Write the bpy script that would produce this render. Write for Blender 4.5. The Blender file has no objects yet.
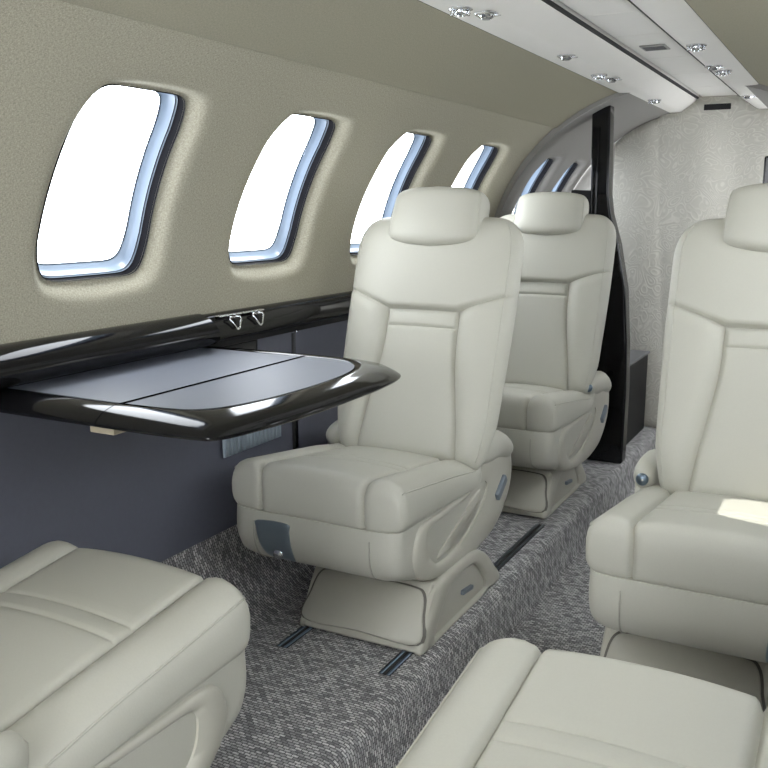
import bpy, bmesh, math, random
from math import sin, cos, pi, sqrt, exp
from mathutils import Vector, Matrix
random.seed(7)
S = bpy.context.scene
C = S.collection

# ------------------------------------------------------------------ helpers
def mesh_obj(name, V, F, mat, parent=None, smooth=True, uv=None, angle=None, bevel=0, seg=3):
    me = bpy.data.meshes.new(name)
    me.from_pydata([tuple(v) for v in V], [], F)
    if uv:
        l = me.uv_layers.new(name='UVMap')
        for p in me.polygons:
            for li in p.loop_indices:
                l.data[li].uv = uv[me.loops[li].vertex_index]
    bm = bmesh.new(); bm.from_mesh(me)
    if not uv: bmesh.ops.remove_doubles(bm, verts=bm.verts, dist=1e-5)
    bmesh.ops.recalc_face_normals(bm, faces=bm.faces)
    bm.to_mesh(me); bm.free()
    if smooth:
        me.polygons.foreach_set('use_smooth', [True] * len(me.polygons))
        if angle: me.set_sharp_from_angle(angle=math.radians(angle))
    me.materials.append(mat)
    o = bpy.data.objects.new(name, me); C.objects.link(o)
    if parent: o.parent = parent
    if bevel:
        b = o.modifiers.new('Bevel', 'BEVEL'); b.width = bevel; b.segments = seg
        b.limit_method = 'ANGLE'; b.angle_limit = math.radians(30)
        b.use_clamp_overlap = True
        me.polygons.foreach_set('use_smooth', [True] * len(me.polygons))
        w = o.modifiers.new('WN', 'WEIGHTED_NORMAL'); w.keep_sharp = False
    return o

class MB:
    def __init__(s): s.V = []; s.F = []
    def add(s, V, F):
        n = len(s.V); s.V += [Vector(v) for v in V]; s.F += [tuple(i + n for i in f) for f in F]; return s
    def box(s, c, d, R=None):
        V = []
        for x in (-1, 1):
            for y in (-1, 1):
                for z in (-1, 1):
                    v = Vector((x * d[0] / 2, y * d[1] / 2, z * d[2] / 2))
                    if R: v = R @ v
                    V.append(v + Vector(c))
        return s.add(V, [(0, 1, 3, 2), (4, 6, 7, 5), (0, 4, 5, 1), (2, 3, 7, 6), (0, 2, 6, 4), (1, 5, 7, 3)])
    def loft(s, loops, closed=True, cap=True):
        n = len(loops[0]); V = [v for l in loops for v in l]; F = []
        for i in range(len(loops) - 1):
            for j in range(n if closed else n - 1):
                k = (j + 1) % n
                F.append((i * n + j, i * n + k, (i + 1) * n + k, (i + 1) * n + j))
        if cap and closed:
            F.append(tuple(range(n - 1, -1, -1))); F.append(tuple((len(loops) - 1) * n + j for j in range(n)))
        return s.add(V, F)
    def tube(s, pts, r, n=8, cap=True):
        loops = []
        for i, p in enumerate(pts):
            a = Vector(pts[max(i - 1, 0)]); b = Vector(pts[min(i + 1, len(pts) - 1)])
            t = (b - a).normalized(); u = t.orthogonal().normalized()
            if i and loops:
                pu = (loops[-1][0] - Vector(pts[i - 1])); u = (pu - t * pu.dot(t)).normalized()
            w = t.cross(u)
            loops.append([Vector(p) + (u * cos(2 * pi * k / n) + w * sin(2 * pi * k / n)) * r for k in range(n)])
        return s.loft(loops, True, cap)
    def lathe(s, prof, c, axis=(0, 0, 1), n=24):
        ax = Vector(axis).normalized(); u = ax.orthogonal().normalized(); w = ax.cross(u)
        loops = [[Vector(c) + ax * h + (u * cos(2 * pi * k / n) + w * sin(2 * pi * k / n)) * max(r, 1e-4) for k in range(n)] for r, h in prof]
        return s.loft(loops)
    def obj(s, name, mat, parent=None, **k): return mesh_obj(name, s.V, s.F, mat, parent, **k)

def tag(o, label=None, cat=None, group=None, kind=None):
    for k, v in (('label', label), ('category', cat), ('group', group), ('kind', kind)):
        if v: o[k] = v
    return o
def empty(name, loc, label, cat, group=None, rz=0):
    o = bpy.data.objects.new(name, None); C.objects.link(o); o.location = loc; o.rotation_euler = (0, 0, rz)
    o.empty_display_size = .1
    return tag(o, label, cat, group)
def struct(o): o['kind'] = 'structure'; return o
def smooth(a, b, x):
    t = min(1, max(0, (x - a) / (b - a))); return t * t * (3 - 2 * t)
def catmull(P, n=8, closed=True):
    P = [Vector(p) for p in P]; out = []; m = len(P)
    for i in range(m if closed else m - 1):
        if closed: p0, p1, p2, p3 = P[i - 1], P[i], P[(i + 1) % m], P[(i + 2) % m]
        else: p0, p1, p2, p3 = P[max(i - 1, 0)], P[i], P[i + 1], P[min(i + 2, m - 1)]
        for k in range(n):
            t = k / n
            out.append(.5 * ((2 * p1) + (p2 - p0) * t + (2 * p0 - 5 * p1 + 4 * p2 - p3) * t * t + (3 * p1 - p0 - 3 * p2 + p3) * t ** 3))
    if not closed: out.append(P[-1])
    return out

# ------------------------------------------------------------------ materials
def new_mat(name):
    m = bpy.data.materials.new(name); m.use_nodes = True
    nt = m.node_tree; return m, nt, nt.nodes['Principled BSDF']
def N(nt, t, **kw):
    n = nt.nodes.new(t)
    for k, v in kw.items():
        if k in n.inputs: n.inputs[k].default_value = v
        else: setattr(n, k, v)
    return n
def simple(name, col, rough, metal=0, spec=.5, noise=0, nscale=200, bump=0, coat=0):
    m, nt, b = new_mat(name)
    b.inputs['Base Color'].default_value = (*col, 1); b.inputs['Roughness'].default_value = rough
    b.inputs['Metallic'].default_value = metal; b.inputs['Specular IOR Level'].default_value = spec
    b.inputs['Coat Weight'].default_value = coat; b.inputs['Coat Roughness'].default_value = .03
    tc = N(nt, 'ShaderNodeTexCoord'); nz = N(nt, 'ShaderNodeTexNoise', Scale=nscale, Detail=3.0)
    nt.links.new(tc.outputs['Object'], nz.inputs['Vector'])
    if noise:
        mx = N(nt, 'ShaderNodeMix', data_type='RGBA')
        mx.inputs['A'].default_value = (*[c * (1 - noise) for c in col], 1); mx.inputs['B'].default_value = (*[min(1, c * (1 + noise)) for c in col], 1)
        nt.links.new(nz.outputs['Fac'], mx.inputs['Factor']); nt.links.new(mx.outputs['Result'], b.inputs['Base Color'])
    if bump:
        bp = N(nt, 'ShaderNodeBump', Strength=bump, Distance=.001)
        nt.links.new(nz.outputs['Fac'], bp.inputs['Height']); nt.links.new(bp.outputs['Normal'], b.inputs['Normal'])
    return m

LEATHER = simple('cream leather', (.485, .475, .412), .46, spec=.3, noise=.03, nscale=260, bump=.10)
PLASTIC = simple('cream plastic', (.46, .445, .38), .42, spec=.4, noise=.02, nscale=60)
SEAM = simple('seam thread', (.40, .385, .33), .6)
GAPC = simple('shadow gap', (.16, .15, .13), .7)
DARKGAP = simple('dark gap', (.02, .02, .02), .8)
BLACK = simple('black lacquer', (.007, .007, .008), .10, spec=.28, noise=.2, nscale=6)
MATTEBLACK = simple('satin black', (.008, .008, .009), .5, spec=.2)
PANEL = simple('slate leather', (.125, .13, .165), .55, noise=.06, nscale=90, bump=.1)
INLAY = simple('slate table inlay', (.175, .19, .23), .5, noise=.05, nscale=300, bump=.08)
CHROME = simple('chrome', (.75, .76, .78), .14, metal=1)
STEEL = simple('blue grey metal', (.16, .21, .26), .28, metal=.85)
PLATE = simple('brushed plate', (.30, .36, .40), .3, metal=.9)
LEVER = simple('slate plastic', (.16, .19, .22), .4)
TRACK = simple('dark rail', (.03, .033, .04), .4, metal=.6)
CEILP = simple('ceiling panel', (.78, .76, .72), .5, noise=.02, nscale=8)
GREYLINER = simple('grey liner', (.25, .24, .225), .6, noise=.03, nscale=120, bump=.1)
REVEAL = simple('window reveal', (.17, .215, .28), .3, noise=.03, nscale=20)
SEAL = simple('black seal', (.006, .006, .008), .8, spec=.1)
GREYTOP = simple('grey top', (.11, .11, .115), .45)
TAN = simple('tan hinge', (.38, .33, .24), .4)
VENTGREY = simple('vent grey', (.30, .295, .28), .5)
GRILLE = simple('pale blue grille', (.36, .42, .48), .5)

def carpet_mat():
    m, nt, b = new_mat('woven carpet'); L = nt.links.new
    b.inputs['Roughness'].default_value = .95; b.inputs['Specular IOR Level'].default_value = .1
    tc = N(nt, 'ShaderNodeTexCoord')
    nz0 = N(nt, 'ShaderNodeTexNoise', Scale=90.0, Detail=2.0); L(tc.outputs['UV'], nz0.inputs['Vector'])
    ma = N(nt, 'ShaderNodeVectorMath', operation='MULTIPLY_ADD'); L(nz0.outputs['Color'], ma.inputs[0]); ma.inputs[1].default_value = (.003, .003, 0); L(tc.outputs['UV'], ma.inputs[2])
    br = N(nt, 'ShaderNodeTexBrick', Scale=1.0); L(ma.outputs[0], br.inputs['Vector'])
    br.inputs['Color1'].default_value = (.24, .235, .24, 1); br.inputs['Color2'].default_value = (.74, .73, .72, 1); br.inputs['Mortar'].default_value = (.13, .128, .13, 1)
    br.inputs['Mortar Size'].default_value = .0016; br.inputs['Mortar Smooth'].default_value = .6
    br.inputs['Brick Width'].default_value = .017; br.inputs['Row Height'].default_value = .0085
    nz = N(nt, 'ShaderNodeTexNoise', Scale=260.0, Detail=3.0); L(tc.outputs['UV'], nz.inputs['Vector'])
    mx = N(nt, 'ShaderNodeMix', data_type='RGBA', blend_type='MULTIPLY'); mx.inputs['Factor'].default_value = 1
    cr = N(nt, 'ShaderNodeValToRGB'); L(nz.outputs['Fac'], cr.inputs['Fac']); e = cr.color_ramp.elements
    e[0].position = .3; e[0].color = (.6, .6, .6, 1); e[1].position = .75; e[1].color = (1.3, 1.3, 1.3, 1)
    L(br.outputs['Color'], mx.inputs['A']); L(cr.outputs['Color'], mx.inputs['B']); L(mx.outputs['Result'], b.inputs['Base Color'])
    bp = N(nt, 'ShaderNodeBump', Strength=.7, Distance=.003, invert=True); L(br.outputs['Fac'], bp.inputs['Height']); L(bp.outputs['Normal'], b.inputs['Normal'])
    return m
CARPET = carpet_mat()
def fabric_mat(name, col, v, bump):
    m, nt, b = new_mat(name); L = nt.links.new
    b.inputs['Roughness'].default_value = .9; b.inputs['Specular IOR Level'].default_value = .15
    tc = N(nt, 'ShaderNodeTexCoord'); hs = []
    for sc in ((170, 560, 1), (560, 170, 1)):
        mp = N(nt, 'ShaderNodeMapping'); L(tc.outputs['UV'], mp.inputs['Vector']); mp.inputs['Scale'].default_value = sc
        nz = N(nt, 'ShaderNodeTexNoise', Scale=1.0, Detail=2.0); L(mp.outputs['Vector'], nz.inputs['Vector']); hs.append(nz.outputs['Fac'])
    ad = N(nt, 'ShaderNodeMath', operation='ADD'); L(hs[0], ad.inputs[0]); L(hs[1], ad.inputs[1])
    hf = N(nt, 'ShaderNodeMath', operation='MULTIPLY'); L(ad.outputs[0], hf.inputs[0]); hf.inputs[1].default_value = .5
    cr = N(nt, 'ShaderNodeValToRGB'); L(hf.outputs[0], cr.inputs['Fac']); e = cr.color_ramp.elements
    e[0].position = .36; e[0].color = (*[c * (1 - v) for c in col], 1); e[1].position = .64; e[1].color = (*[c * (1 + v) for c in col], 1)
    L(cr.outputs['Color'], b.inputs['Base Color'])
    bp = N(nt, 'ShaderNodeBump', Strength=bump, Distance=.002); L(hf.outputs[0], bp.inputs['Height']); L(bp.outputs['Normal'], b.inputs['Normal'])
    return m
FABRIC = fabric_mat('wall fabric', (.37, .348, .275), .27, .4)
FABRIC2 = fabric_mat('upper fabric', (.32, .30, .23), .13, .2)

def curtain_mat():
    m, nt, b = new_mat('scroll curtain'); L = nt.links.new
    b.inputs['Roughness'].default_value = .5; b.inputs['Specular IOR Level'].default_value = .4
    tc = N(nt, 'ShaderNodeTexCoord')
    nz = N(nt, 'ShaderNodeTexNoise', Scale=5.0, Detail=1.0); L(tc.outputs['UV'], nz.inputs['Vector'])
    add = N(nt, 'ShaderNodeVectorMath', operation='MULTIPLY_ADD'); L(nz.outputs['Color'], add.inputs[0]); add.inputs[1].default_value = (.3, .3, .3); L(tc.outputs['UV'], add.inputs[2])
    vo = N(nt, 'ShaderNodeTexVoronoi', feature='DISTANCE_TO_EDGE', Scale=17.0); L(add.outputs[0], vo.inputs['Vector'])
    v2 = N(nt, 'ShaderNodeTexVoronoi', feature='F1', Scale=17.0); L(add.outputs[0], v2.inputs['Vector'])
    ml = N(nt, 'ShaderNodeMath', operation='MULTIPLY'); L(v2.outputs['Distance'], ml.inputs[0]); ml.inputs[1].default_value = 26
    sn = N(nt, 'ShaderNodeMath', operation='SINE'); L(ml.outputs[0], sn.inputs[0])
    n3 = N(nt, 'ShaderNodeTexNoise', Scale=14.0, Detail=2.0); L(tc.outputs['UV'], n3.inputs['Vector'])
    m3 = N(nt, 'ShaderNodeMath', operation='MULTIPLY'); L(sn.outputs[0], m3.inputs[0]); L(n3.outputs['Fac'], m3.inputs[1])
    cr = N(nt, 'ShaderNodeValToRGB'); L(m3.outputs[0], cr.inputs['Fac'])
    e = cr.color_ramp.elements; e[0].position = .2; e[0].color = (.45, .435, .385, 1); e[1].position = .5; e[1].color = (.53, .515, .46, 1)
    L(cr.outputs['Color'], b.inputs['Base Color'])
    bp = N(nt, 'ShaderNodeBump', Strength=.3, Distance=.003); L(m3.outputs[0], bp.inputs['Height']); L(bp.outputs['Normal'], b.inputs['Normal'])
    return m
CURTAIN = curtain_mat()

def glass_mat():
    m, nt, b = new_mat('window pane'); L = nt.links.new
    out = nt.nodes['Material Output']; tr = N(nt, 'ShaderNodeBsdfTransparent'); tr.inputs['Color'].default_value = (.97, .985, 1, 1)
    gl = N(nt, 'ShaderNodeBsdfGlossy', Roughness=.02); fr = N(nt, 'ShaderNodeValue'); fr.outputs[0].default_value = .03
    mx = N(nt, 'ShaderNodeMixShader'); L(fr.outputs[0], mx.inputs[0]); L(tr.outputs[0], mx.inputs[1]); L(gl.outputs[0], mx.inputs[2]); L(mx.outputs[0], out.inputs['Surface'])
    return m
GLASS = glass_mat()

# ------------------------------------------------------------------ the cabin shell
CX, CZ, R0, R1 = -.74, .86, .81, .785
Y0, YA, YE = -1.444, 3.92, 4.85           # rear of what is built, arch, bulkhead
MID = -.70
def mir(p, m): return Vector((2 * MID - p[0], p[1], p[2])) if m else Vector(p)
def cyl(a, y, r): return Vector((CX - r * cos(a), y, CZ + r * sin(a)))

def grid(name, pts, mat, parent=None, uv=None, **k):
    n = len(pts); m = len(pts[0]); V = [p for r in pts for p in r]
    F = [(i * m + j, i * m + j + 1, (i + 1) * m + j + 1, (i + 1) * m + j) for i in range(n - 1) for j in range(m - 1)]
    u = [t for r in uv for t in r] if uv else None
    return mesh_obj(name, V, F, mat, parent, uv=u, **k)
def sweep_y(name, prof, y0, y1, mat, parent=None, m=False, ny=2, **k):
    """sheet: (x,z) profile drawn along the cabin, with arc-length uv"""
    s = [0]
    for a, b in zip(prof, prof[1:]): s.append(s[-1] + math.dist(a, b))
    ys = [y0 + (y1 - y0) * i / (ny - 1) for i in range(ny)]
    return grid(name, [[mir((p[0], y, p[1]), m) for p in prof] for y in ys], mat, parent, uv=[[(t, y) for t in s] for y in ys], **k)

A0, A1 = .005, .911                      # ledge line, seam line
AC, HA = .425, .268
def window_bay(ya, yb, yc, hy, r, mat, m, parent, idx, a1=A1):
    M = 96; rings = [0, .012, .03, .06, .1, .16, .24, .35, .5, .7, 1.0]
    per = []
    q = M // 4
    for k in range(M):
        s, t = divmod(k, q); f = -1 + 2 * t / q
        per.append([(1, f), (-f, 1), (-1, -f), (f, -1)][s])
    pts = []; uvs = []; hole = []
    for (u, v) in per:
        n = 8; g = (abs(u) ** n + abs(v) ** n) ** (1 / n); hu, hv = u / g, v / g
        hyy = yc + .006 * hv + hu * hy * (1 - .05 * (hv + 1) - .07 * max(0, abs(hv) - .6) / .4); haa = AC + hv * HA
        hole.append((hyy, haa))
    for t in rings:
        row = []; ur = []
        for (u, v), (hyy, haa) in zip(per, hole):
            oy = (ya + yb) / 2 + u * (yb - ya) / 2; oa = (A0 + a1) / 2 + v * (a1 - A0) / 2
            y = hyy + (oy - hyy) * t; a = haa + (oa - haa) * t
            d = sqrt((y - hyy) ** 2 + ((a - haa) * r) ** 2)
            row.append(mir(cyl(a, y, r + .038 * (1 - smooth(0, .048, d))), m)); ur.append((a * r, y))
        row.append(row[0]); ur.append(ur[0]); pts.append(row); uvs.append(ur)
    grid('liner_bay', pts, mat, parent, uv=uvs)
    # window: seal, reveal tunnel, frame, pane
    w = bpy.data.objects.new('window_%d' % idx, None); C.objects.link(w); struct(w)
    w.location = mir(cyl(AC, yc, r + .06), m)
    off = -w.location
    def loop(sc, rr, dy=0): return [mir(cyl(AC + (a - AC) * sc, yc + (y - yc) * sc + dy, rr), m) + off for y, a in hole]
    MB().loft([loop(1.004, r + .033), loop(1.0, r + .058), loop(.975, r + .062), loop(.97, r + .058)], cap=False).obj('seal', SEAL, w)
    MB().loft([loop(.985, r + .056), loop(.97, r + .064), loop(.95, r + .074), loop(.93, r + .080), loop(.90, r + .085), loop(.88, r + .09)], cap=False).obj('reveal', REVEAL, w)
    MB().loft([loop(.893, r + .0865), loop(.893, r + .0885), loop(.885, r + .0885), loop(.885, r + .0865)], cap=False).obj('pane_frame', SEAL, w)
    b = MB(); lp = loop(.89, r + .088)
    b.add(lp, [tuple(range(len(lp)))]); b.obj('pane', GLASS, w)

def side(m):
    sd = 'right' if m else 'left'
    W = bpy.data.objects.new('wall_' + sd, None); C.objects.link(W); struct(W)
    idx = 11 if m else 1
    bays = [(1.535 + .662 * k - .331, 1.535 + .662 * k + .331, 1.535 + .662 * k) for k in range(-4, 4)]
    if not m:
        aa = [A0 + (A1 - A0) * i / 24 for i in range(25)]
        sweep_y('liner_panel', [(CX - R0 * cos(a), CZ + R0 * sin(a)) for a in aa], bays[2][0], bays[3][1], FABRIC, W, m); bays = bays[:2] + bays[4:]  # unseen stretch made windowless to dim the left foreground seat
    for ya, yb, yc in bays:
        window_bay(ya, yb, yc, .172, R0, FABRIC, m, W, idx); idx += 1
    aa = [A0 + (A1 - A0) * i / 24 for i in range(25)]
    sweep_y('liner_panel', [(CX - R0 * cos(a), CZ + R0 * sin(a)) for a in aa], 3.852, YA + .003, FABRIC, W, m)
    if m:
        aa = [A0 + (A1 - A0) * i / 24 for i in range(25)]
        sweep_y('grey_liner_panel', [(CX - R1 * cos(a), CZ + R1 * sin(a)) for a in aa], YA, 4.24, GREYLINER, W, m)
    for ya, yb, yc in ([] if m else [(YA, 4.45, 4.24), (4.45, YE, 4.66)]):  # right side left out: unseen opening added so daylight reaches the curtain
        window_bay(ya, yb, yc, .125, R1, GREYLINER, m, W, idx); idx += 1
    # arch rim where the grey entry liner begins
    aa = [-.02 + (1.38) * i / 40 for i in range(41)]
    grid('arch_rim', [[mir(cyl(a, YA, r), m) for a in aa] for r in (R0 + .002, R1)], GREYLINER, W)
    # upper liner above the seam
    ystart = Y0
    aa = [A1 - .012, A1 - .004] + [A1 + (1.30 - A1) * i / 10 for i in range(11)]
    rr = [R0 + .004, R0 - .005] + [R0 - .007] * 11
    sweep_y('upper_liner', [(CX - r * cos(a), CZ + r * sin(a)) for a, r in zip(aa, rr)], ystart, YA + .004, FABRIC2, W, m)
    aa = [A1 + (1.33 - A1) * i / 10 for i in range(11)]
    sweep_y('upper_grey_liner', [(CX - R1 * cos(a), CZ + R1 * sin(a)) for a in aa], YA, YE, GREYLINER, W, m)
    # lower side panel
    sweep_y('side_panel', [(-1.598, .20), (-1.602, .30), (-1.605, .5), (-1.60, .76), (-1.57, .79), (-1.565, .85)], Y0, 2.398, PANEL, W, m)
    sweep_y('side_panel', [(-1.598, .20), (-1.600, .30), (-1.60, .5), (-1.595, .76), (-1.57, .79), (-1.565, .85)], 2.404, YE, PANEL, W, m)
    b = MB(); b.box(mir((-1.612, 2.401, .54), m), (.024, .03, .68)); b.box(mir((-1.585, 2.401, .82), m), (.024, .03, .07)); b.obj('panel_gap', DARKGAP, W)
    return W
side(False); side(True)

# floor: left dais, dropped aisle, right dais, carpet running up the lower side walls
half = [(-1.606, .238), (-1.588, .19), (-1.555, .125), (-1.50, .06), (-1.455, .018), (-1.41, 0), (-.93, 0), (-.91, -.004), (-.897, -.014), (-.890, -.03), (-.872, -.138), (-.865, -.147), (-.85, -.15)]
prof = half + [(2 * MID - x, z) for x, z in reversed(half)]
fl = sweep_y('floor', prof, Y0, YE, CARPET); struct(fl)
fl.data.set_sharp_from_angle(angle=math.radians(60))

# ceiling
ce = bpy.data.objects.new('ceiling', None); C.objects.link(ce); struct(ce)
pp = [(-.985, 1.68), (-.978, 1.640), (-.974, 1.628), (-.966, 1.625), (-.93, 1.624), (-.885, 1.624), (-.872, 1.629), (-.81, 1.674), (-.803, 1.684), (-.801, 1.72)]
for m in (False, True):
    o = sweep_y('side_ceiling_panel', pp, Y0, YE - .002, CEILP, ce, m); o.data.set_sharp_from_angle(angle=math.radians(35))
for m in (False, True):
    for x, z, d_ in ((-.799, 1.687, .009), (-.9775, 1.631, .007)):
        MB().box(mir((x, (Y0 + YE) / 2, z), m), (d_, YE - Y0 - .01, d_)).obj('groove_shade_strip', DARKGAP, ce)  # added dark strips stand in for shaded grooves along the panel edges
cuts = [Y0, -.54, .18, .9, 1.62, 2.34, 2.70, 3.06, 3.55, 4.0, 4.45, YE - .002]
for a, b_ in zip(cuts, cuts[1:]):
    z = 1.695
    bb = MB(); bb.box((MID, (a + b_) / 2, z + .006), (.170, b_ - a - .005, .012)); bb.obj('centre_ceiling_panel', CEILP, ce, bevel=.004, seg=2)
MB().box((MID, (Y0 + YE) / 2, 1.713), (.21, YE - Y0, .006)).obj('panel_backing', DARKGAP, ce)
MB().box((MID, (Y0 + YE) / 2, 1.735), (1.1, YE - Y0 + .06, .01)).obj('roof_skin', DARKGAP, ce)
wb = MB().box((MID, YE + .012, .85), (2.1, .02, 2.2)).obj('wall_front', GREYLINER); struct(wb)

# ------------------------------------------------------------------ side ledges
def ledge(m, y0, y1, big, label):
    if big: P = [(-1.562, .872), (-1.545, .879), (-1.520, .876), (-1.490, .860), (-1.470, .838), (-1.468, .822), (-1.480, .806), (-1.51, .797), (-1.562, .795)]
    else: P = [(-1.562, .870), (-1.548, .874), (-1.530, .870), (-1.515, .855), (-1.508, .83), (-1.515, .806), (-1.53, .797), (-1.562, .795)]
    P = [(p.x, p.y) for p in catmull([(x, z, 0) for x, z in P], 4, False)]
    yc = (y0 + y1) / 2; ox = mir((-1.53, 0, 0), m).x
    root = empty('side_ledge', (ox, yc, .795), label, 'ledge')
    off = Vector((-ox, -yc, -.795))
    MB().loft([[mir((x, y, z), m) + off for x, z in P] for y in (y0, y1)]).obj('ledge_cap', BLACK, root, angle=40)
    b = MB(); b.box(mir((-1.562, yc, .783), m) + off, (.02, y1 - y0, .018)); b.obj('lower_lip', MATTEBLACK, root, bevel=.004)
    return root
ledge(False, Y0, 1.858, True, 'glossy black ledge with rounded front under the first two windows, behind the folding table')
ledge(False, 1.863, 4.0, False, 'slimmer glossy black ledge under the farther left windows, running behind the middle left seat')
ledge(True, Y0, 4.0, False, 'glossy black ledge along the right wall')

def hook(y, label):
    r = empty('latch_hook', (-1.512, y, .845), label, 'hook', 'latch hooks on the left ledge')
    b = MB(); b.box((-.005, -.01, .022), (.016, .10, .004)); b.obj('hook_plate', CHROME, r, bevel=.002)
    b = MB(); b.tube([(.006, 0, .016), (.006, -.020, .016), (.008, -.024, .012), (.012, .000, -.014), (.013, .006, -.018), (.013, .012, -.015), (.010, .024, .010), (.007, .022, .016), (.006, 0, .016)], .003); b.obj('loop', CHROME, r)
hook(1.97, 'small chrome triangular hook on the black ledge, the nearer to the camera of the pair')
hook(2.075, 'small chrome triangular hook on the black ledge, the one nearer the middle left seat')

# pale ribbed grille low on the side panel
g = empty('wall_grille', (-1.592, 2.155, .455), 'pale blue ribbed grille on the slate side wall beside the middle left seat', 'grille')
b = MB(); b.box((0, 0, .03), (.008, .29, .09)); b.obj('grille_plate', GRILLE, g, bevel=.003)
b = MB()
for k in range(15): b.box((.006, -.133 + k * .019, .03), (.005, .010, .084))
b.obj('ribs', GRILLE, g)
# black table stowage slot
g = empty('table_slot', (-1.588, 2.08, .73), 'black recessed stowage slot in the side wall behind the folding table', 'slot')
b = MB(); b.box((0, 0, .02), (.012, .20, .05)); b.obj('slot_bezel', BLACK, g, bevel=.004)
b = MB(); b.box((.0075, 0, .02), (.004, .17, .03)); b.obj('slot_opening', DARKGAP, g)

# ------------------------------------------------------------------ folding table
def table():
    t = empty('folding_table', (-1.24, 1.55, .742), 'glossy black folding table with slate inlay, pulled out from the left wall', 'table')
    o = Vector((-1.24, 1.55, .735))
    def leaf(name, inner, outer, mat_r, mat_i):
        I = inner; O = outer; L = []
        def lp(f, z): return [Vector((a[0] + (b[0] - a[0]) * f, a[1] + (b[1] - a[1]) * f, z)) - o for a, b in zip(I, O)]
        r = MB(); r.loft([lp(0, .779), lp(.04, .7815), lp(.25, .782), lp(.5, .778), lp(.75, .772), lp(.92, .763), lp(1, .757), lp(1.0, .754), lp(.95, .749), lp(.7, .747), lp(0, .747)], cap=False)
        n = len(I)
        r.add(lp(0, .747), [tuple(range(n))])
        fr = r.obj('table_leaf', mat_r, t, angle=50)
        i = MB(); i.loft([lp(0.01, .772), lp(0.01, .7795)]); i.obj('leaf_inlay', mat_i, fr, smooth=False)
        return fr
    # outer leaf (toward the aisle), counter-clockwise from the hinge at near side
    xi, ih = -1.222, -1.2205
    inn = [(ih, 1.245), (-1.12, 1.252), (-1.07, 1.268), (-1.035, 1.31), (-1.01, 1.40), (-1.0, 1.50), (-1.0, 1.62), (-1.012, 1.73), (-1.045, 1.82), (-1.10, 1.865), (-1.17, 1.873), (ih, 1.873)]
    out = [(ih, 1.172), (-1.10, 1.172), (-1.00, 1.178), (-.955, 1.20), (-.93, 1.32), (-.918, 1.47), (-.918, 1.62), (-.922, 1.74), (-.945, 1.868), (-1.03, 1.945), (-1.13, 1.965), (ih, 1.968)]
    def fine(P):
        Q = catmull([(x, y, 0) for x, y in P], 5, False); return [(q.x, q.y) for q in Q]
    leaf('outer', fine(inn), fine(out), BLACK, INLAY)
    h2 = -1.2235
    inn = [(-1.555, 1.245), (-1.45, 1.245), (-1.33, 1.245), (h2, 1.245), (h2, 1.4), (h2, 1.7), (h2, 1.873), (-1.33, 1.873), (-1.45, 1.873), (-1.555, 1.873)]
    out = [(-1.585, 1.172), (-1.45, 1.172), (-1.33, 1.172), (h2, 1.172), (h2, 1.4), (h2, 1.7), (h2, 1.968), (-1.33, 1.968), (-1.45, 1.968), (-1.585, 1.968)]
    inn = [(max(x, -1.545), y) for x, y in inn]; out = [(max(x, -1.55), y) for x, y in out]
    inn[1] = (-1.47, 1.245); inn[-2] = (-1.47, 1.873); out[1] = (-1.47, 1.172); out[-2] = (-1.47, 1.968)
    leaf('inner', inn, out, BLACK, INLAY)
    for y in (1.205, 1.93): MB().box(Vector((-1.2225, y, .740)) - o, (.06, .035, .014)).obj('hinge', TAN, t, bevel=.003)
    b = MB(); b.box(Vector((-1.545, 1.55, .742)) - o, (.07, .6, .010)); b.obj('support_arm', MATTEBLACK, t, bevel=.004)
table()

# ------------------------------------------------------------------ seats
def cuts_1d(lo, hi, n, seams, wid=.006):
    xs = [lo + (hi - lo) * i / n for i in range(n + 1)]
    xs = [x for x in xs if all(abs(x - s) > wid * 2.6 for s in seams)]
    for s in seams: xs += [s + k * wid for k in (-2, -1, -.45, 0, .45, 1, 2)]
    return sorted(xs)
def groove(d, w=.006): return exp(-(d / w) ** 2)

def split_grid(P, reg, mats_names, parent):
    """P rows of closed loops; reg(i,j) region key per face; one mesh per region"""
    n = len(P); m = len(P[0]); parts = {}
    for i in range(n - 1):
        for j in range(m):
            parts.setdefault(reg(i, j), []).append((i, j))
    objs = {}
    for key, fs in parts.items():
        V = []; F = []; ix = {}
        def vid(i, j):
            j %= m
            if (i, j) not in ix: ix[(i, j)] = len(V); V.append(P[i][j])
            return ix[(i, j)]
        for i, j in fs: F.append((vid(i, j), vid(i, j + 1), vid(i + 1, j + 1), vid(i + 1, j)))
        objs[key] = (V, F)
    return objs

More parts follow.
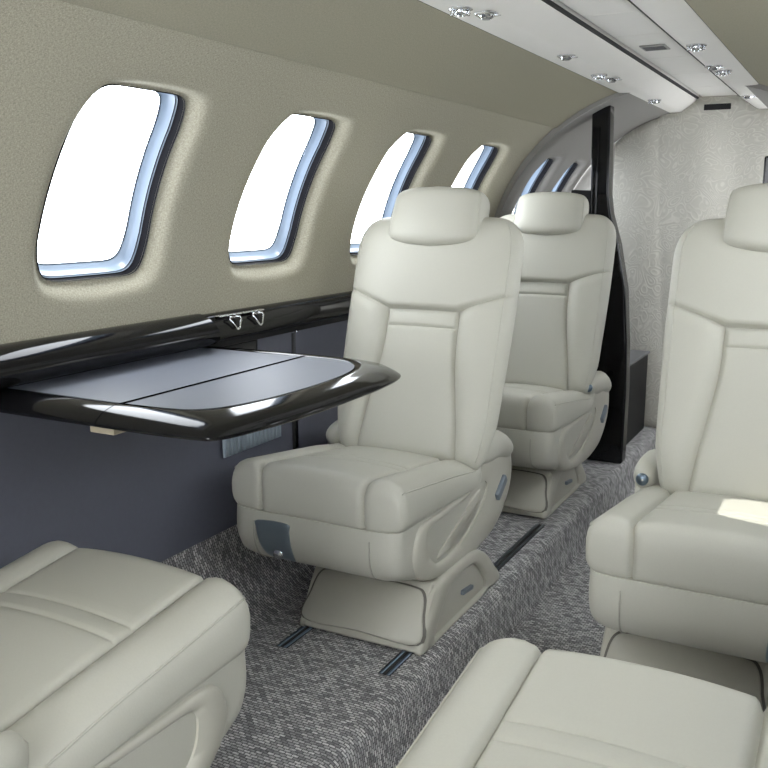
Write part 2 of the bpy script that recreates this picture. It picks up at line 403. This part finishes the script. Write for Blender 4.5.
def build_cushion(root):
    W = .266; yf, yb = -.338, .19; zc = .424; D = .075; fs = .162
    seams = [-.13, -.088]
    ys = cuts_1d(yf + .06, yb - .05, 14, seams, .004)
    nb = 9
    front = [yf + .06 * (1 - sin(pi / 2 * (1 - k / nb))) for k in range(nb)]
    back = [yb - .05 * (1 - sin(pi / 2 * (k / 5))) for k in range(1, 6)][::1]
    rear = [yb - .05 + .05 * sin(pi / 2 * k / 5) for k in range(1, 6)]
    front = [yf + .06 - .06 * sin(pi / 2 * k / nb) for k in range(nb, 0, -1)]
    Y = front + ys + rear
    def sc(y):
        if y < yf + .06: e = (yf + .06 - y) / .06; return max(0, 1 - e ** 3.6) ** (1 / 3.0)
        if y > yb - .05: e = (y - yb + .05) / .05; return max(0, 1 - e ** 2.5) ** (1 / 2.5)
        return 1
    # top samples in x (metres at full width)
    xs = cuts_1d(-.225, .225, 26, [-fs, fs], .006)
    edge = [W * sin(pi / 2 * (.655 + .345 * k / 8)) for k in range(1, 9)]
    xs = [-e for e in reversed(edge)] + [x for x in xs if abs(x) < edge[0] - .003] + edge
    bot = [x for x in reversed(xs[1:-1])]
    P = []
    for y in Y:
        s = sc(y); row = []
        e = max(0, (yf + .05 - y) / .05); wk = 1 - .045 * e ** 2.5
        e2 = max(0, (y - .05) / .14); tz = .0
        for x in xs:
            f = abs(x) / W
            k = max(0, 1 - f ** 7) ** (1 / 2.8)
            bol = smooth(fs - .004, fs + .045, abs(x)) * .013 * (1 - smooth(.0, .16, y) * .6)
            crown = .010 * (1 - (x / fs) ** 2) if abs(x) < fs else 0
            z = zc + (D * k + bol * k + crown - .012) * s
            z += -.058 * max(0, (y - yf - .03) / .45) * s
            gr = groove(abs(x) - fs, .0055) * .016
            if abs(x) < fs:
                for q in seams: gr += groove(y - q, .0045) * .004 * smooth(0, .01, fs - abs(x))
            z -= gr * s
            yy = y + gr * .75 * (1 - smooth(yf + .005, yf + .05, y))
            yy += .012 * (x / W) ** 4 * (1 if y < 0 else 0) * e
            row.append(Vector((x * wk, yy, z)))
        for x in bot:
            rise = .05 * smooth(-.12, .19, y) * 0
            yy = y + .012 * (x / W) ** 4 * (1 if y < 0 else 0) * e + groove(abs(x) - fs, .0055) * .012 * (1 - smooth(yf + .005, yf + .05, y))
            ze = zc - (.012 + .058 * max(0, (y - yf - .03) / .45)) * s
            row.append(Vector((x * wk, yy, ze - (ze - zc + D) * s ** .6 * max(0, 1 - (abs(x) / W) ** 12) ** (1 / 3.5))))
        P.append(row)
    nx = len(xs); m = len(P[0])
    il = min(range(nx), key=lambda i: abs(xs[i] + fs)); ir = min(range(nx), key=lambda i: abs(xs[i] - fs))
    allx = xs + bot
    def reg(i, j):
        a = (allx[j] + allx[(j + 1) % m]) / 2
        return 'seat_cushion' if abs(a) < fs else ('bl' if a < 0 else 'br')
    G = split_grid(P, reg, None, root)
    cu = mesh_obj('seat_cushion', *G['seat_cushion'], LEATHER, root)
    for k in ('bl', 'br'):
        mesh_obj('bolster', *G[k], LEATHER, cu)
    # piping along each bolster's outer shoulder and front
    for sgn in (-1, 1):
        j = min(range(nx), key=lambda i: abs(xs[i] - sgn * .256))
        pts = [P[i][j] + Vector((sgn * .0005, 0, .0005)) for i in range(5, len(Y) - 3)]
        MB().tube(pts, .0022, 6).obj('piping', LEATHER, cu)
    return cu

def build_back(root, rec, bx=0):
    al = math.radians(rec)
    B = Vector((bx, .165, .395)); U = Vector((0, sin(al), cos(al))); Nn = Vector((0, -cos(al), sin(al)))
    H = .765; hs, h2 = .462, .410
    hrow = cuts_1d(.05, H - .14, 20, [h2, hs], .005)
    low = [.05 - .05 * sin(pi / 2 * k / 6) for k in range(6, 0, -1)]
    top = [H - .14 + .14 * sin(pi / 2 * k / 14) for k in range(1, 15)]
    Hs = low + hrow + top
    def w(h):
        b = .240 + .026 * smooth(.0, .16, h) + .011 * smooth(.1, .45, h)
        if h > H - .14: e = (h - H + .14) / .14; b *= .62 + .38 * max(0, 1 - e ** 2.6) ** (1 / 2.4)
        if h < .05: e = (.05 - h) / .05; b *= .86 + .14 * sqrt(max(0, 1 - e * e))
        return b
    def thick(h):
        k = 1
        if h > H - .14: e = (h - H + .14) / .14; k = max(0, 1 - e ** 3.5) ** (1 / 2.2)
        if h < .05: e = (.05 - h) / .05; k = sqrt(max(0, 1 - e * e))
        return k
    def cw(h): return .118 + .045 * smooth(.40, .0, h)    # centre half width
    # normalised columns: c in [-1,1] centre, bolster beyond
    cc = [k / 8 for k in range(-7, 8)]
    near = [-.035, -.018, 0, .018, .035, .07]
    colsC = sorted(set([-1, -.965, -.93] + cc + [.93, .965, 1]))
    outer = [.03, .06, .12, .22, .35, .5, .63, .75, .84, .91, .96, .985, 1]
    cols = [('o', -t) for t in reversed(outer)] + [('c', c) for c in colsC] + [('o', t) for t in outer]
    nbk = 13
    P = []
    for h0 in Hs:
        ww = w(h0); tk = thick(h0); c_ = cw(h0); row = []
        for kind, t in cols:
            if kind == 'c': x = t * c_
            else: x = math.copysign(c_ + (ww - c_) * abs(t), t)
            rise = .058 * min(1, max(0, (abs(x) - .112) / .15))
            h = h0 + rise * exp(-((h0 - hs) / .14) ** 2)
            f = abs(x) / ww
            k = max(0, 1 - f ** 4.2) ** (1 / 2.4)
            # front relief
            below = 1 - smooth(hs - .012, hs + .012, h0)
            bol = below * smooth(c_ - .004, c_ + .05, abs(x)) * .022 * (1 - .5 * smooth(.10, 0, h0))
            sh = (1 - below) * (.016 + .006 * cos(x * 5))
            crown = below * .008 * (1 - min(1, (x / c_) ** 2))
            d = (.052 + bol + sh + crown) * k
            gr = groove(h0 - hs, .006) * .013
            if abs(x) <= c_ + .03 and h0 < hs: gr = max(gr, groove(abs(x) - c_, .006) * .011 * smooth(.0, .03, h0))
            elif h0 < hs: gr = max(gr, groove(abs(x) - c_, .006) * .011)
            if abs(x) < c_: gr = max(gr, groove(h0 - h2, .0045) * .006)
            d = (d - gr * k) * tk
            row.append(B + U * h + Nn * d + Vector((x, 0, 0)))
        for k in range(1, nbk):
            x = ww * cos(pi * k / nbk); kk = max(0, 1 - (abs(x) / ww) ** 3.5) ** (1 / 2.2)
            row.append(B + U * h0 + Nn * (-.055 * kk * tk) + Vector((x, 0, 0)))
        P.append(row)
    ncol = len(cols); nO = len(outer)
    iS = min(range(len(Hs)), key=lambda i: abs(Hs[i] - hs)); i2 = min(range(len(Hs)), key=lambda i: abs(Hs[i] - h2))
    def reg(i, j):
        if j >= ncol - 1: return 'shell'
        if i >= iS: return 'shoulder'
        if j < nO: return 'bl'
        if j >= nO + len(colsC) - 1: return 'br'
        return 'strip' if i >= i2 else 'panel'
    G = split_grid(P, reg, None, root)
    bk = mesh_obj('backrest', *G['shell'], LEATHER, root)
    mesh_obj('shoulder_panel', *G['shoulder'], LEATHER, bk)
    mesh_obj('lumbar_panel', *G['panel'], LEATHER, bk)
    mesh_obj('lumbar_strip', *G['strip'], LEATHER, bk)
    for k in ('bl', 'br'): mesh_obj('back_bolster', *G[k], LEATHER, bk)
    for sgn, j in ((-1, 4), (1, ncol - 5)):
        pts = [P[i][j] for i in range(4, len(Hs) - 6)]
        MB().tube(pts, .002, 6).obj('piping', LEATHER, bk)
    # headrest
    HB = .675; HH = .158; V = []; rows = []
    nv = 22; nu = 40
    for i in range(nv + 1):
        v = -cos(pi * i / nv)                       # -1..1
        kv = max(0, 1 - abs(v) ** 5.5) ** (1 / 3.4)
        row = []
        for j in range(nu):
            a = 2 * pi * j / nu
            cx_ = math.copysign(abs(cos(a)) ** .36, cos(a)); cy_ = math.copysign(abs(sin(a)) ** .55, sin(a))
            x = cx_ * (.150 - .004 * v) * (.80 + .20 * kv)
            n = cy_ * .062 * kv
            sag = -.022 * (1 - (x / .15) ** 2) * (1 - smooth(-1, .3, v)) * (1 if n > 0 else .3)
            tip = .012 * (1 - (x / .15) ** 2) * smooth(.2, 1, v)
            h = HB + HH * (v + 1) / 2 + sag + tip - .02 * smooth(.02, -.06, n) * smooth(-.2, -1, v)
            nn = n + .034 + .012 * smooth(-1, 1, -v) - .014 * (x / .15) ** 2
            row.append(B + U * h + Nn * nn + Vector((x, 0, 0)))
        rows.append(row)
    b = MB(); b.loft(rows, True, True); hd = b.obj('headrest', LEATHER, root)
    for sgn in (-1, 1):
        j = min(range(nu), key=lambda q: abs(2 * pi * q / nu - (pi / 2 - sgn * 1.08)))
        MB().tube([rows[i][j] for i in range(3, nv - 2)], .0018, 6).obj('piping', LEATHER, hd)

def build_base(root, plate, px=0):
    # pedestal
    pr = [(-.225, .006), (-.215, .03), (-.13, .165), (.15, .165), (.22, .135), (.29, .07), (.345, .02), (.35, .006)]
    MBp = MB()
    MBp.loft([[Vector((x, y, z)) for y, z in pr] for x in (-.178, .178)])
    pd = MBp.obj('pedestal', PLASTIC, root, bevel=.012); pd.location = (px, -.015, 0)
    dy, dz = .085, .135
    ln = sqrt(dy * dy + dz * dz); nrm = Vector((0, -dz / ln, dy / ln)); up = Vector((0, dy / ln, dz / ln))
    fo = Vector((0, -.2165, .024))
    def fp(x, s, off): return fo + up * s + nrm * off + Vector((x, 0, 0))
    shp = catmull([(-.172, .003, 0), (0, .003, 0), (.172, .003, 0), (.172, .08, 0), (.158, .135, 0), (.12, .148, 0), (0, .150, 0), (-.12, .148, 0), (-.158, .135, 0), (-.172, .08, 0)], 5)
    MB().loft([[fp(p.x * 1.035, p.y * 1.03, -.004) for p in shp], [fp(p.x * 1.035, p.y * 1.03, .006) for p in shp]]).obj('cover_gap', GAPC, pd)
    MB().loft([[fp(p.x, p.y, -.004) for p in shp], [fp(p.x, p.y, .009) for p in shp], [fp(p.x * .985, p.y * .97 + .002, .013) for p in shp]]).obj('front_cover', PLASTIC, pd, angle=60)
    for s in (-1, 1):
        outl = [(-.222, .004), (-.205, .045), (-.14, .145), (-.08, .168), (.02, .170), (.12, .168), (.19, .152), (.25, .115), (.30, .07), (.345, .03), (.358, .004), (.30, .004), (.275, .02), (.24, .004), (0, .004), (-.12, .004)]
        hole = [(-.13, .014), (-.115, .04), (-.085, .075), (-.05, .108), (-.01, .13), (.06, .137), (.13, .130), (.18, .105), (.21, .075), (.235, .045), (.245, .020), (.235, .014), (.21, .012), (.15, .012), (.02, .012), (-.06, .012)]
        b = MB(); x0, x1, x2 = .172, .186, .192
        OL = catmull([(0, y, z) for y, z in outl], 3); HL = catmull([(0, y, z) for y, z in hole], 3)
        L = lambda Q, x, sh=0: [Vector((s * x, q.y, max(q.z, .004))) for q in Q]
        mid = [o_ * .8 + h_ * .2 for o_, h_ in zip(OL, HL)]; mid2 = [o_ * .25 + h_ * .75 for o_, h_ in zip(OL, HL)]
        b.loft([L(OL, x0), L(OL, x1), L(mid, x2), L(mid2, x2), L(HL, x1), L(HL, x0)], cap=False); b.obj('side_cover', PLASTIC, pd, angle=70)
        R_ = Matrix.Rotation(-.12, 3, 'X')
        MB().box((s * .182, .10, .062), (.014, .075, .014), R_).obj('latch', LEVER, pd, bevel=.004)
    # tub
    ys = [(-.335, .362), (-.338, .30), (-.328, .255), (-.30, .222), (-.20, .186), (-.05, .168), (.12, .165), (.24, .18), (.30, .22), (.31, .30), (.30, .362)]
    loops = []
    nX = 26
    pts = catmull([(0, y, z) for y, z in ys], 4, False)
    for i in range(nX + 1):
        u = -1 + 2 * i / nX; u = sin(pi / 2 * u); x = .253 * u
        k = max(0, 1 - abs(u) ** 9) ** (1 / 2.5)
        row = []
        for p in pts:
            yy = .0 + (p.y - .0) * (.88 + .12 * k); zz = p.z + (.035 * (1 - k) * smooth(.36, .2, p.z))
            row.append(Vector((x, yy, zz)))
        loops.append(row)
    sh = MB().loft(loops).obj('seat_shell', LEATHER, root, angle=60)
    # vertical seams at shell front corners
    for s in (-1, 1):
        q = [Vector((s * .176, p.y - .0005, p.z)) for p in pts[2:16]]
        MB().tube(q, .0022, 6).obj('shell_seam', SEAM, sh)
    MB().box((0, -.01, .360), (.49, .60, .006)).obj('cushion_gap', SEAM, sh, bevel=.002)
    # banana shaped side arms with the hinge housing at the rear
    for s in (-1, 1):
        outl = [(-.20, .350), (-.245, .31), (-.25, .25), (-.20, .195), (-.10, .165), (.05, .148), (.22, .150), (.36, .178), (.455, .245), (.488, .32), (.468, .40), (.405, .45), (.32, .462), (.235, .45), (.19, .405), (.15, .368), (.06, .356), (-.08, .352)]
        hole = [(-.150, .325), (-.168, .300), (-.160, .255), (-.130, .222), (-.09, .206), (.00, .206), (.07, .218), (.14, .240), (.20, .270), (.24, .300), (.255, .325), (.245, .345), (.215, .352), (.18, .350), (.12, .342), (.06, .336), (-.02, .332), (-.09, .330)]
        OL = catmull([(0, y, z) for y, z in outl], 4); HL = catmull([(0, y, z) for y, z in hole], 4)
        mid = [o_ * .80 + h_ * .20 for o_, h_ in zip(OL, HL)]; m2 = [o_ * .30 + h_ * .70 for o_, h_ in zip(OL, HL)]
        L = lambda Q, x: [Vector((s * x, q.y, q.z)) for q in Q]
        b = MB(); b.loft([L(OL, .215), L(OL, .245), L([o_ * .93 + h_ * .07 for o_, h_ in zip(OL, HL)], .256), L(mid, .262), L(m2, .264), L(HL, .258), L(HL, .225)], cap=False)
        arm = b.obj('side_arm', PLASTIC, root, angle=75)
        b = MB(); b.add(L(HL, .246), [tuple(range(len(HL)))]); b.obj('pocket_floor', PLASTIC, arm)
        # curved insert lying in the pocket
        ins = catmull([(0, -.10, .215), (0, .02, .216), (0, .12, .245), (0, .20, .285), (0, .215, .33), (0, .15, .325), (0, .06, .285), (0, -.06, .245)], 5)
        MB().loft([L(ins, .240), L(ins, .252), L([q * .9 + Vector((0, .006, .027)) for q in ins], .257)]).obj('pocket_insert', PLASTIC, arm, angle=60)
        R_ = Matrix.Rotation(.62, 3, 'X')
        MB().box((s * .268, .345, .300), (.016, .085, .030), R_).obj('recline_lever', LEVER, arm, bevel=.006)
        # rounded housing over the hinge with a button in its nose
        rows = []
        for i in range(15):
            t = -1 + 2 * i / 14; kk = max(0, 1 - abs(t) ** 3) ** (1 / 2.4)
            yc_ = .315 + .155 * t; zc_ = .440 - .04 * smooth(0, 1, t)
            rows.append([Vector((s * (.242 + .040 * kk * cos(a)), yc_, zc_ + .046 * kk * sin(a))) for a in [2 * pi * q / 18 for q in range(18)]])
        hc = MB().loft(rows).obj('hinge_cover', LEATHER, root)
        if plate and s * plate < 0: MB().lathe([(.0, -.004), (.015, -.003), (.017, .0), (.017, .012)], (s * .244, .166, .440), (0, 1, 0), 16).obj('release_button', STEEL, hc)
    # metal plate low on the shell front
    if plate:
        sh_p = [(-.05, .052), (.045, .055), (.052, .03), (.056, -.05), (.03, -.056), (-.02, -.052), (-.042, -.02), (-.052, .03)]
        pl = catmull([(x, 0, z) for x, z in sh_p], 4)
        cx_ = plate; zc_ = .285
        def yat(z):
            for a, c in zip(pts, pts[1:]):
                if c.z <= z <= a.z: return a.y + (c.y - a.y) * (a.z - z) / max(a.z - c.z, 1e-6)
            return -.338
        ps = 1 if plate < 0 else -1
        f = lambda k, d: [Vector((cx_ + ps * p.x * k, yat(zc_ + p.z * k) - d, zc_ + p.z * k)) for p in pl]
        po = MB().loft([f(1, -.004), f(1, .003), f(.94, .0048), f(.7, .005), f(.45, .005), f(.2, .005), f(.03, .005)]).obj('metal_plate', PLATE, sh, angle=50)
        MB().lathe([(.016, 0), (.016, .004), (.010, .007), (0, .008)], (cx_ + ps * .012, yat(.25) - .004, .250), (0, -1, .2), 16).obj('plate_socket', CHROME, sh)

def seat(loc, label, rz=0, rec=15, plate=-1, px=0, bx=0):
    r = empty('cabin_seat', loc, label, 'seat', 'cream leather cabin seats', rz)
    build_base(r, plate, px); build_cushion(r); build_back(r, rec, bx)
    return r
seat((-1.205, 2.2, 0), 'cream leather cabin seat facing the folding table, with a blue-grey metal plate on its front', 0, 18, -.115, .085, .036)
seat((-1.185, 3.37, 0), 'cream leather cabin seat farthest down the left side, in front of the tall black post', 0, 17, -.115, .02, .005)
seat((-.23, 2.2, 0), 'cream leather seat right of the aisle, facing the camera, cut by the right edge', 0, 18, .18, -.06, .044)
seat((-1.185, .91, 0), 'cream leather seat facing away in the lower left foreground, its cushion before the folding table', pi, 66, 0)
seat((-.228, .94, 0), 'cream leather seat facing away at bottom right, its cushion right of the carpeted step', pi, 66, 0)

# ------------------------------------------------------------------ seat tracks in the carpet
def track(x, y0, y1, label):
    r = empty('seat_track', (x, (y0 + y1) / 2, 0), label, 'rail', 'seat tracks in the left floor')
    b = MB(); b.box((0, 0, .0008), (.034, y1 - y0, .0015)); b.obj('channel', DARKGAP, r)
    b = MB()
    for s in (-1, 1): b.box((s * .010, 0, .002), (.008, y1 - y0, .002))
    b.obj('rail', STEEL, r)
track(-.975, 1.84, 3.08, 'dark metal floor track beside the aisle step, under the middle left seat')
track(-1.285, 1.84, 3.08, 'dark metal floor track nearer the wall, under the middle left seat')

# ------------------------------------------------------------------ partition, low cabinet, curtain
p = empty('partition', (-1.2, 4.05, 0), 'tall glossy black post and lower divider behind the farthest left seat', 'partition')
o = Vector((-1.2, 4.05, 0))
poly = [(-1.08, 0.002), (-.90, .002), (-.898, .35), (-.905, .55), (-.925, .80), (-.965, 1.0), (-1.005, 1.13), (-1.018, 1.22), (-1.028, 1.594), (-1.055, 1.592), (-1.09, 1.578), (-1.108, 1.562), (-1.10, 1.2), (-1.085, .8)]
MB().loft([[Vector((x, y, z)) - o for x, z in poly] for y in (4.02, 4.10)]).obj('post', BLACK, p, bevel=.010)
poly = [(-1.48, .24), (-1.40, .002), (-1.08, .002), (-1.088, 1.23), (-1.19, 1.235), (-1.20, 1.125), (-1.47, 1.118)]
MB().loft([[Vector((x, y, z)) - o for x, z in poly] for y in (4.035, 4.085)]).obj('divider_panel', MATTEBLACK, p, bevel=.005)
MB().tube([Vector((-1.072, 4.016, z)) - o for z in (1.5, 1.3, 1.1, .95)], .006, 8).obj('trim_strip', BLACK, p)
c = empty('low_cabinet', (-1.2, 4.44, 0), 'low black cabinet with grey top between the black post and the curtain', 'cabinet')
MB().box((-.005, 0, .205), (.49, .66, .405)).obj('body', MATTEBLACK, c, bevel=.004)
MB().box((0, 0, .414), (.50, .66, .012)).obj('worktop', GREYTOP, c, bevel=.003)
# mirrored post on the right side of the cabin
p = empty('partition', (-.25, 4.05, 0), 'black divider post at the right edge beyond the right seat', 'partition')
o = Vector((-.25, 4.05, 0))
poly = [(-.37, .002), (-.10, .002), (-.10, 1.2), (-.34, 1.2), (-.345, 1.36), (-.395, 1.36), (-.396, 1.0)]
MB().loft([[Vector((x, y, z)) - o for x, z in poly] for y in (4.02, 4.10)]).obj('post', BLACK, p, bevel=.008)

def curtain():
    xs = [-1.20 + 1.20 * i / 120 for i in range(121)]
    def ztop(x):
        xm = min(x, 2 * MID - x)
        zz = CZ + sqrt(max(0, (R1 - .006) ** 2 - (xm - CX) ** 2))
        for (x0, z0), (x1, z1) in zip(pp[1:], pp[2:]):
            if x0 <= xm <= x1: zz = min(zz + .1, z0 + (z1 - z0) * (xm - x0) / max(1e-6, x1 - x0) - .004)
        if xm > -.801: zz = 1.689
        return zz
    rows = []; uvs = []
    for k in range(41):
        row = []; ur = []
        for x in xs:
            zb = -.146 if -.862 < x < -.538 else .006
            if x < -1.38 or x > 2 * MID + 1.38: zb = .05
            t = k / 40; zt = ztop(x); z = zb + (zt - zb) * t
            fold = .010 * sin(x * 9 + .6) + .006 * sin(x * 21 + 1.3 + .4 * z)
            fold += .006 * exp(-((x + .955 + .075 * (1.2 - z) * -1 - .0) / .018) ** 2)
            row.append(Vector((x - MID, 4.815 - YE + fold, z))); ur.append((x * 1.0, z))
        rows.append(row); uvs.append(ur)
    r = grid('curtain', rows, CURTAIN, None, uv=uvs); r.location = (MID, YE, 0)
    sd = r.modifiers.new('Solid', 'SOLIDIFY'); sd.thickness = .003
    tag(r, 'pale embossed scroll-patterned curtain hanging across the far end of the cabin', 'curtain')
curtain()
g = MB().box((0, 0, 0), (.125, .008, .028)).obj('slot_vent', MATTEBLACK, bevel=.003); g.location = (-.70, 4.782, 1.638)
tag(g, 'small black slot vent at the top of the scroll-patterned curtain', 'vent')
g = empty('ceiling_vent', (-.70, 3.30, 1.694), 'small grey rectangular vent in the central ceiling strip', 'vent')
MB().box((0, 0, -.002), (.085, .10, .004)).obj('vent_frame', VENTGREY, g, bevel=.001)
b = MB(); [b.box((0, -.03 + .015 * k, -.0045), (.07, .006, .002)) for k in range(5)]; b.obj('slat', GREYTOP, g)

# ------------------------------------------------------------------ ceiling fixtures
def fixture(x, y, kind, label):
    z = 1.624
    r = empty('air_nozzle' if kind == 'air' else 'reading_light', (x, y, z), label, 'air vent' if kind == 'air' else 'light', 'chrome ceiling fittings')
    r.scale = (.82, .9, .7)
    MB().lathe([(.036, 0), (.036, -.004), (.030, -.008), (.024, -.009)], (0, 0, 0), n=28).obj('bezel', CHROME, r, angle=40)
    if kind == 'air':
        MB().lathe([(.022, -.006), (.022, -.016), (.017, -.023), (.012, -.024), (.010, -.018)], (0, 0, 0), n=24).obj('nozzle', CHROME, r, angle=40)
        b = MB()
        for k in range(6):
            a = 2 * pi * k / 6; b.box((.026 * cos(a), .026 * sin(a), -.014), (.010, .006, .012), Matrix.Rotation(a, 3, 'Z'))
        b.obj('grip_fins', CHROME, r)
        MB().lathe([(.010, -.019), (.0, -.0185)], (0, 0, 0), n=16).obj('opening', DARKGAP, r)
    else:
        MB().lathe([(.024, -.006), (.022, -.014), (.014, -.020), (.008, -.018)], (0, 0, 0), n=24).obj('lamp_ball', CHROME, r, angle=40)
        MB().lathe([(.013, -.0195), (.0, -.0185)], (0, 0, 0), n=16).obj('lens', VENTGREY, r)
        MB().box((.034, 0, -.010), (.022, .008, .005)).obj('tab', CHROME, r, bevel=.001)
for x, y, k, l in [
    (-.915, 2.12, 'air', 'chrome air nozzle at the top picture edge, nearest on the left ceiling panel'),
    (-.880, 2.20, 'light', 'chrome reading light beside the nearest air nozzle on the left ceiling panel'),
    (-.888, 2.90, 'light', 'lone chrome reading light midway along the left ceiling panel'),
    (-.905, 3.36, 'air', 'chrome air nozzle in the farther pair on the left ceiling panel'),
    (-.885, 3.47, 'light', 'chrome reading light in the farther pair on the left ceiling panel'),
    (-.885, 4.22, 'air', 'farthest chrome air nozzle on the left ceiling panel, near the curtain'),
    (-.495, 2.90, 'air', 'nearest chrome air nozzle on the right ceiling panel'),
    (-.510, 3.34, 'light', 'chrome reading light in the pair on the right ceiling panel'),
    (-.495, 3.46, 'air', 'chrome air nozzle in the pair on the right ceiling panel'),
    (-.503, 4.26, 'light', 'farthest chrome reading light on the right ceiling panel, near the curtain')]:
    fixture(x, y, k, l)

# ------------------------------------------------------------------ light
W = bpy.data.worlds.new('World'); S.world = W; W.use_nodes = True
bg = W.node_tree.nodes['Background']; bg.inputs['Color'].default_value = (.93, .965, 1.0, 1); bg.inputs['Strength'].default_value = 9.6
sl = bpy.data.lights.new('sun', 'SUN'); sl.energy = 5; sl.angle = .01; sl.color = (1, .97, .9)
so = bpy.data.objects.new('sun', sl); C.objects.link(so)
d = Vector((-.22, -.025, -.70)); so.rotation_euler = d.to_track_quat('-Z', 'Y').to_euler(); so.location = (3, 2, 5)

# ------------------------------------------------------------------ camera
F = 900; VX, VY = 870, 209
ph = math.atan((384 - VY) / F); ps = math.atan((VX - 384) / F * cos(ph))
fw = Vector((-sin(ps) * cos(ph), cos(ps) * cos(ph), -sin(ph))); rt = Vector((cos(ps), sin(ps), 0)); up = rt.cross(fw)
cam = bpy.data.cameras.new('camera'); co = bpy.data.objects.new('camera', cam); C.objects.link(co)
cam.sensor_width = 36; cam.lens = F / 768 * 36; cam.clip_start = .01
Mx = Matrix((rt, up, -fw)).transposed().to_4x4(); Mx.translation = (0, 0, 1.15); co.matrix_world = Mx
S.camera = co
S.view_settings.view_transform = 'Standard'; S.view_settings.look = 'None'; S.view_settings.gamma = 1
S.view_settings.exposure = 0.0; S.view_settings.use_curve_mapping = False
